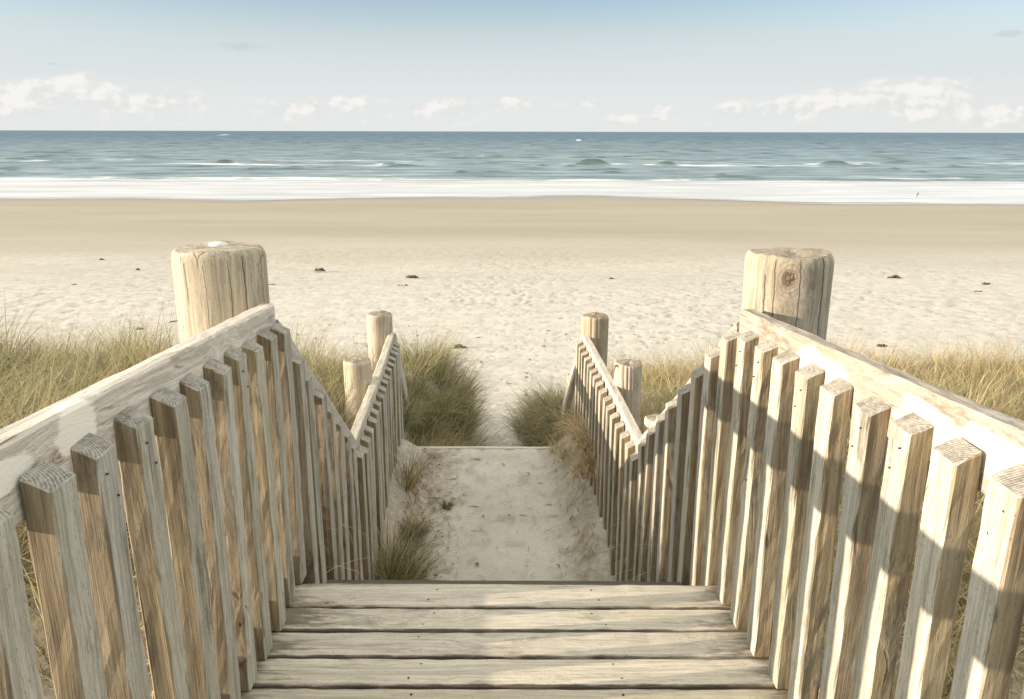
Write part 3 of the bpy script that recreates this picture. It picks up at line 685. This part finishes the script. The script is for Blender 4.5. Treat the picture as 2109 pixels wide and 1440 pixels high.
def field(x0, x1, y0, y1, dens, right):
    n = int((x1-x0)*(y1-y0)*dens); x = rng.uniform(x0, x1, n); y = rng.uniform(y0, y1, n)
    z, t, k = ground(x, y)
    edge = 8.9+1.2*(fbm(x*.3+2, x*0+1, 66, 3)-.5)*2
    e_in = np.abs(np.where(x < 0, xin(-1, y), xin(1, y)))
    keep = (k < .35) & (y < edge) & (np.abs(x) > e_in+.20) & ((t > .9) | (y < 6.5))
    vis = np.abs(x) < .74*(y+1.8)+.3
    keep &= vis & (fbm(x*.9, y*.9, 120, 3) > (.30 if not right else .26))
    return x[keep], y[keep], z[keep]
for right, (x0, x1), lab in [(False, (-8.4, -.80), 'mixed green and straw marram grass over the dune left of the railing'), (True, (.62, 8.4), 'golden dry marram grass over the dune right of the railing')]:
    x, y, z = field(x0, x1, .2, 10, 50 if right else 44, right)
    h = (.36+.34*fbm(x*.7, y*.7, 130, 2))*np.where(y < 2.6, .85, 1.0)*np.where(np.abs(x) < 1.7, .75, 1.0)*1.12
    b = np.stack([x, y, z], 1)
    tn = np.clip(.50+1.0*fbm(x*1.1, y*1.1, 140, 3), .6, 1.25)*rng.uniform(.75, 1.2, len(x))
    packs = [blades(b, 46, h, .13, mixes(x, y, right), tone=tn, droop=2.3, tilt=.75, wind=(.25, .1), seg=5, width=.0040)]
    sel = rng.random(len(x)) < .16
    packs.append(blades(b[sel], 34, h[sel]*1.12, .06, mixes(x[sel], y[sel], right)*np.array([1, 2.2, 1.4, .4, .4, 2.0]), droop=.8, tilt=.28, wind=(.2, 0), seg=4, width=.005))
    grass_obj('dune_grass', packs, lab, None, 'stuff')
def tussock(spots, label, name='grass_tussock', cat='grass tussock', group=None, n=260, mix=(.5, .5, .6, .1, .3, .2), L=.5, spread=.09, droop=1.1, tilt=.4, wind=(.2, 0), width=.0048, zoff=0):
    packs = []
    for sx, sy, *rest in spots:
        zz = float(ground(np.array([sx]), np.array([sy]))[0][0]) if not rest else rest[0]
        ll = L if len(rest) < 2 else rest[1]
        packs.append(blades(np.array([[sx, sy, zz+zoff]]), n, ll, spread, np.array(mix, float), droop=droop, tilt=tilt, wind=wind, width=width, seg=6))
    s0 = spots[0]; z0 = float(ground(np.array([s0[0]]), np.array([s0[1]]))[0][0])
    return grass_obj(name, packs, label, cat, None, group, base=(s0[0], s0[1], z0))
# tall grassy mound left of the lower steps, several drooping clumps grown into one cushion
rs = random.Random(3)
sp = [(-1.10+rs.random()*.56, 7.0+rs.random()*2.0) for _ in range(38)]
sp = [(a, b, float(ground(np.array([a]), np.array([b]))[0][0]), .42+.30*(1-abs(a+.75)*1.3)) for a, b in sp]
sp = sp+[(a, b, float(ground(np.array([a]), np.array([b]))[0][0]), .34) for a, b in [(-1.0+.09*i, 6.35+.22*j+.05*(i % 2)) for i in range(5) for j in range(6)]]
sp = sp+[(-.66, 8.9, -2.95, .45), (-.62, 8.6, -3.0, .42), (-.62, 8.3, -2.95, .45), (-.64, 7.9, -2.8, .45), (-.72, 7.4, -2.7, .45)]
tussock(sp, 'tall green grass mound hanging over the sand left of the lower steps', n=200, mix=(.30, 1.3, .7, .08, .5, .8), spread=.16, tilt=.55, droop=1.3, wind=(.35, -.1))
sp = [(.20+rs.random()*.52, 7.3+rs.random()*1.3) for _ in range(34)]
sp = [(a, b, float(ground(np.array([a]), np.array([b]))[0][0]), .50+.14*rs.random()) for a, b in sp]
tussock(sp, 'low grey-green grass mound on the right of the lower steps', n=190, mix=(.35, 1.2, .7, .1, .9, .7), spread=.15, tilt=.6, droop=1.4, wind=(-.35, -.1))
tussock([(-3.62, 7.3), (-3.55, 7.45)], 'tall pointed green tuft rising above the dune grass left of the thick post', L=.66, n=240, mix=(.3, .6, 1.0, .1, .1, .3), spread=.07, droop=.45, tilt=.22)
tussock([(-.72, 4.92, -2.36), (-.70, 5.0, -2.36)], 'upright spiky green tuft against the left balusters beside the sand path', L=.42, n=60, mix=(.5, 1, 1, .1, .1, .5), spread=.03, droop=.8, tilt=.25, wind=(.3, -.2), width=.006)
tussock([(-.62, 4.42, -2.38, .15), (-.58, 4.47, -2.39, .13)], 'small dark green tuft on the sandy bank left of the path', n=150, mix=(0, .6, .3, 0, .1, 1.5), spread=.05, droop=.9, tilt=.6)
tussock([(-.43, 4.93, -2.43, .085)], 'tiny green seedling tuft at the left edge of the sand path', n=90, mix=(0, 1, .3, 0, .1, 1.0), spread=.03, droop=.9, tilt=.6)
tussock([(-.66, 3.86, -2.42, .46), (-.60, 3.80, -2.44, .40), (-.66, 4.08, -2.42, .38), (-.56, 3.98, -2.44, .32)], 'large clump of dark green and bleached blades below the landing on the left', n=150, mix=(.35, 1, .6, .05, .5, 1.3), spread=.08, droop=1.0, tilt=.42, wind=(.35, -.2))
tussock([(.52, 4.95, -2.02, .34), (.50, 5.2, -2.05, .32), (.49, 4.7, -2.1, .30), (.55, 4.82, -2.10, .30), (.50, 5.45, -2.1, .3)], 'dry pinkish straw clump drooping through the right balusters onto the path', n=130, mix=(1.4, .1, .3, 1.0, .6, 0), spread=.07, droop=2.3, tilt=.5, wind=(-1.0, -.3))
tussock([(.42, 5.5, -2.32, .22), (.36, 5.75, -2.38, .2)], 'thin straw tuft at the right end of the timber edge board', n=90, mix=(1.4, .3, .3, .6, .6, 0), spread=.05, droop=1.5, tilt=.6, wind=(-.8, 0))

# fallen straws and dead stems lying on the banks, the path and the sand round the dune
def litter(n, fx, fy, L, seed, W0=.0022, dark=False):
    r = np.random.default_rng(seed); x = fx(r, n); y = fy(r, n); z = ground(x, y)[0]+.012
    a = r.uniform(0, np.pi*2, n); l = L*r.uniform(.3, 1.2, n)/2; w = W0*r.uniform(.6, 1.4, n); b = r.normal(0, .3, n)
    V = []
    for t, k in ((-1, .5), (0, 1), (1, .4)):
        aa = a+b*t; cx = x+l*t*np.cos(aa); cy = y+l*t*np.sin(aa); cz = ground(cx, cy)[0]+.010+.012*r.random(n)
        for q in (-1, 1): V.append(np.stack([cx-np.sin(aa)*w*q*k, cy+np.cos(aa)*w*q*k, cz+.0*q], 1))
    V = np.stack(V, 1).reshape(-1, 3); st = np.arange(n)[:, None]*6
    Fc = np.concatenate([np.concatenate([st, st+1, st+3, st+2], 1), np.concatenate([st+2, st+3, st+5, st+4], 1)], 0)
    pal = np.array([[.50, .40, .23], [.34, .26, .15], [.20, .15, .09], [.42, .36, .24]])[r.integers(0, 4, n)]*r.uniform(.8, 1.2, n)[:, None]*(.45 if dark else 1.0)
    return V, Fc, np.concatenate([np.repeat(pal, 6, 0), np.ones((n*6, 1))], 1)
packs = [litter(1000, lambda r, n: -.68+np.abs(r.normal(0, .16, n)), lambda r, n: r.uniform(3.8, 5.85, n), .09, 1),
         litter(350, lambda r, n: .50-np.abs(r.normal(0, .10, n)), lambda r, n: r.uniform(4.0, 5.85, n), .09, 2),
         litter(260, lambda r, n: r.uniform(-.6, .45, n), lambda r, n: r.uniform(3.7, 5.8, n), .05, 3),
         litter(900, lambda r, n: r.uniform(-7, 7, n), lambda r, n: r.uniform(10, 17, n), .16, 4),
         litter(26, lambda r, n: r.uniform(-.66, .5, n), lambda r, n: r.uniform(3.7, 5.85, n), .030, 5, .008, True),
         litter(170, lambda r, n: -.70+np.abs(r.normal(0, .15, n)), lambda r, n: r.uniform(3.7, 5.85, n), .024, 6, .006, True),
         litter(260, lambda r, n: r.uniform(-8, 8, n), lambda r, n: r.uniform(10.5, 22, n), .10, 7, .022, True)]
grass_obj('straw_litter', packs, 'loose straws scattered over the sandy banks and path', None, 'stuff')

# ---------------------------------------------------------------- beach litter, shell, bird
def ray_ground(px, py):
    u, v = (px-1054)/F, (py-720)/F; d = np.array([u, math.cos(TH)-v*math.sin(TH), -(math.sin(TH)+v*math.cos(TH))])
    t = 8.0
    for t in np.concatenate([np.arange(8, 40, .05), np.arange(40, 120, .2)]):
        p = d*t
        if p[2] < float(ground(p[0], p[1])[0]): break
    return p
def weed(px, py, wpx, hpx, label, seed, mat=M_WEED, name='seaweed_clump', cat='seaweed', group='seaweed clumps on the beach', stick=False):
    p = ray_ground(px, py); sc = p[1]/F*1.02; Wd = wpx*sc; H = max(hpx*sc*1.1, .03); rn = random.Random(seed); V = []; Fc = []
    nb = 3 if stick else 9
    for b in range(nb):
        n = 9; ang = rn.gauss(0, .12 if stick else .45); x0 = 0 if stick and b == 0 else rn.uniform(-.22, .22)*Wd; y0 = 0 if stick and b == 0 else rn.uniform(-.12, .12)*Wd
        L = Wd*(1.0 if b == 0 else rn.uniform(.35, .7)); r0 = H*(.42 if stick else .30)*(1 if b == 0 else .6)
        z0 = .0 if stick else H*.12*rn.random(); ph = rn.uniform(0, 6)
        for k in range(n+1):
            t = k/n-.5; cx = x0+t*L*math.cos(ang); cy = y0+t*L*math.sin(ang)+.03*L*math.sin(t*7+ph)
            hump = math.cos(t*math.pi)**1.0
            cz = z0+(H*(.55 if not stick else .25))*hump*(.6+.4*math.sin(t*9+ph)); r = r0*(.25+.75*hump)*(1+.3*math.sin(k*2.3+ph))
            for q in range(7):
                a = 2*math.pi*q/7; V.append((cx, cy+r*1.3*math.cos(a), cz+r*math.sin(a)))
        o = b*(n+1)*7
        for k in range(n):
            for q in range(7): Fc.append((o+k*7+q, o+k*7+(q+1) % 7, o+(k+1)*7+(q+1) % 7, o+(k+1)*7+q))
        Fc.append(tuple(o+q for q in range(7))[::-1]); Fc.append(tuple(o+n*7+q for q in range(7)))
    return tag(meshobj(name, V, Fc, mat, None, Matrix.Translation(Vector(p)+Vector((0, 0, .0))), smooth=True), label, cat, group)
W_ = [(660, 559, 28, 7, 'dark humped seaweed clump on the sand, left of the middle, nearest the tan damp sand'),
      (852, 574, 30, 8, 'dark pointed seaweed clump above the far left round post, highest of the two there'),
      (832, 592, 32, 7, 'brown forked seaweed scrap just below the pointed clump above the left far post'),
      (560, 589, 16, 4, 'small flat dark scrap beside the right edge of the thick left post'),
      (1095, 623, 10, 5, 'small round dark scrap on the footprinted sand near the middle'),
      (1082, 598, 26, 3, 'thin dark strand lying across the sand straight above the path'),
      (1342, 604, 16, 5, 'dark scrap on the sand between the far right post and the thick right post'),
      (1405, 600, 10, 3, 'tiny dark fleck immediately left of the thick right post'),
      (1838, 572, 32, 8, 'thick dark seaweed mound on the upper beach right of the thick right post'),
      (2030, 587, 28, 8, 'dark peaked seaweed scrap nearest the right edge, upper of the group'),
      (2010, 604, 30, 9, 'dark twisted seaweed scrap just below the peaked one at the right edge'),
      (1818, 713, 24, 8, 'brown seaweed lump at the top edge of the right dune grass'),
      (208, 538, 12, 4, 'small dark fleck far left on the beach, highest of the pair'),
      (284, 558, 14, 4, 'small dark fleck left of the thick left post, lower of the pair'),
      (945, 717, 32, 9, 'dark broken twiggy scrap on the sand right of the left grass mound'),
      (1700, 706, 18, 6, 'small brown scrap by the right post foot above the whitewashed rail'),
      (150, 590, 18, 3, 'faint brown strand on the pale sand above the left dune grass'),
      (1260, 575, 14, 4, 'faint brown scrap above the far right round post')]
for i_, (px, py, w, h, lb) in enumerate(W_): weed(px, py, w, h, lb, 40+i_)
for i_, (px, py, w, h, lb) in enumerate([(1920, 647, 56, 6, 'long dark driftwood stick lying on the sand right of the thick right post'),
                                         (1762, 611, 32, 4, 'thin pale-ended stick beside the thick right post'),
                                         (2012, 611, 34, 3, 'slim curved stick under the twisted seaweed at the right edge'),
                                         (283, 681, 24, 7, 'stubby stick poking from the left dune grass near the thick post'),
                                         (345, 668, 46, 4, 'long pale stick on the sand just left of the thick left post')]):
    o = weed(px, py, w, h, lb, 80+i_, M_DRIFT, 'driftwood', 'driftwood', 'driftwood sticks on the beach', True)
    if py > 660: o.rotation_euler.z = R(35); o.rotation_euler.y = R(-12)
# shell on the thick left post
V = []; Fc = []; n = 36
for j in range(9):
    a = j/8*math.pi/2
    for q in range(n):
        t = 2*math.pi*q/n; rr = .034*math.cos(a)*(1+.03*math.cos(t*18)); V.append((rr*math.cos(t), rr*math.sin(t)*.85, .014*math.sin(a)))
for j in range(8):
    for q in range(n): Fc.append((j*n+q, j*n+(q+1) % n, (j+1)*n+(q+1) % n, (j+1)*n+q))
tag(meshobj('shell', V, Fc, M_SHELL, None, Matrix.Translation((-.955, 2.60, -.360)), smooth=True), 'white shell resting on top of the thick left post', 'shell')
# wading bird at the edge of the swash
p = ray_ground(1886, 406); bird = empty('wading_bird', tuple(p), 'tiny dark and white wading bird standing in the white swash at the far right', 'bird')
def lathe(name, prof, mat, parent, mw, n=14):
    V = []; Fc = []
    for zz, r in prof:
        for q in range(n): V.append((r*math.cos(2*math.pi*q/n), r*math.sin(2*math.pi*q/n), zz))
    for j in range(len(prof)-1):
        for q in range(n): Fc.append((j*n+q, j*n+(q+1) % n, (j+1)*n+(q+1) % n, (j+1)*n+q))
    Fc.append(tuple(range(n))[::-1]); Fc.append(tuple((len(prof)-1)*n+q for q in range(n))); return meshobj(name, V, Fc, mat, parent, mw, smooth=True)
px_, py_, pz_ = p
tilt = Matrix.Rotation(R(62), 4, 'Y')
lathe('body', [(-.17, .008), (-.12, .045), (-.05, .075), (.03, .078), (.09, .055), (.13, .035)], M_BW, bird, Matrix.Translation((px_, py_, pz_+.24)) @ tilt)
hd = lathe('head', [(-.10, .038), (-.03, .034), (.03, .045), (.07, .048), (.11, .03), (.125, .008)], M_BB, bird, Matrix.Translation((px_+.10, py_, pz_+.38)))
lathe('bill', [(0, .012), (.05, .009), (.10, .003)], M_BILL, hd, Matrix.Translation((px_+.14, py_, pz_+.445)) @ Matrix.Rotation(R(95), 4, 'Y'))
for sy in (-.03, .03): lathe('leg', [(0, .010), (.08, .007), (.20, .011)], M_BB, bird, Matrix.Translation((px_+.01, py_+sy, pz_)))
lathe('wing', [(-.15, .006), (-.08, .035), (.02, .05), (.08, .03), (.10, .01)], M_BB, bird, Matrix.Translation((px_-.02, py_-.035, pz_+.265)) @ tilt)

for o in S.objects:
    if o.parent is None and o.type in {'MESH', 'EMPTY'}: o.location.z += EYE
S.render.resolution_x = 1024; S.render.resolution_y = 699
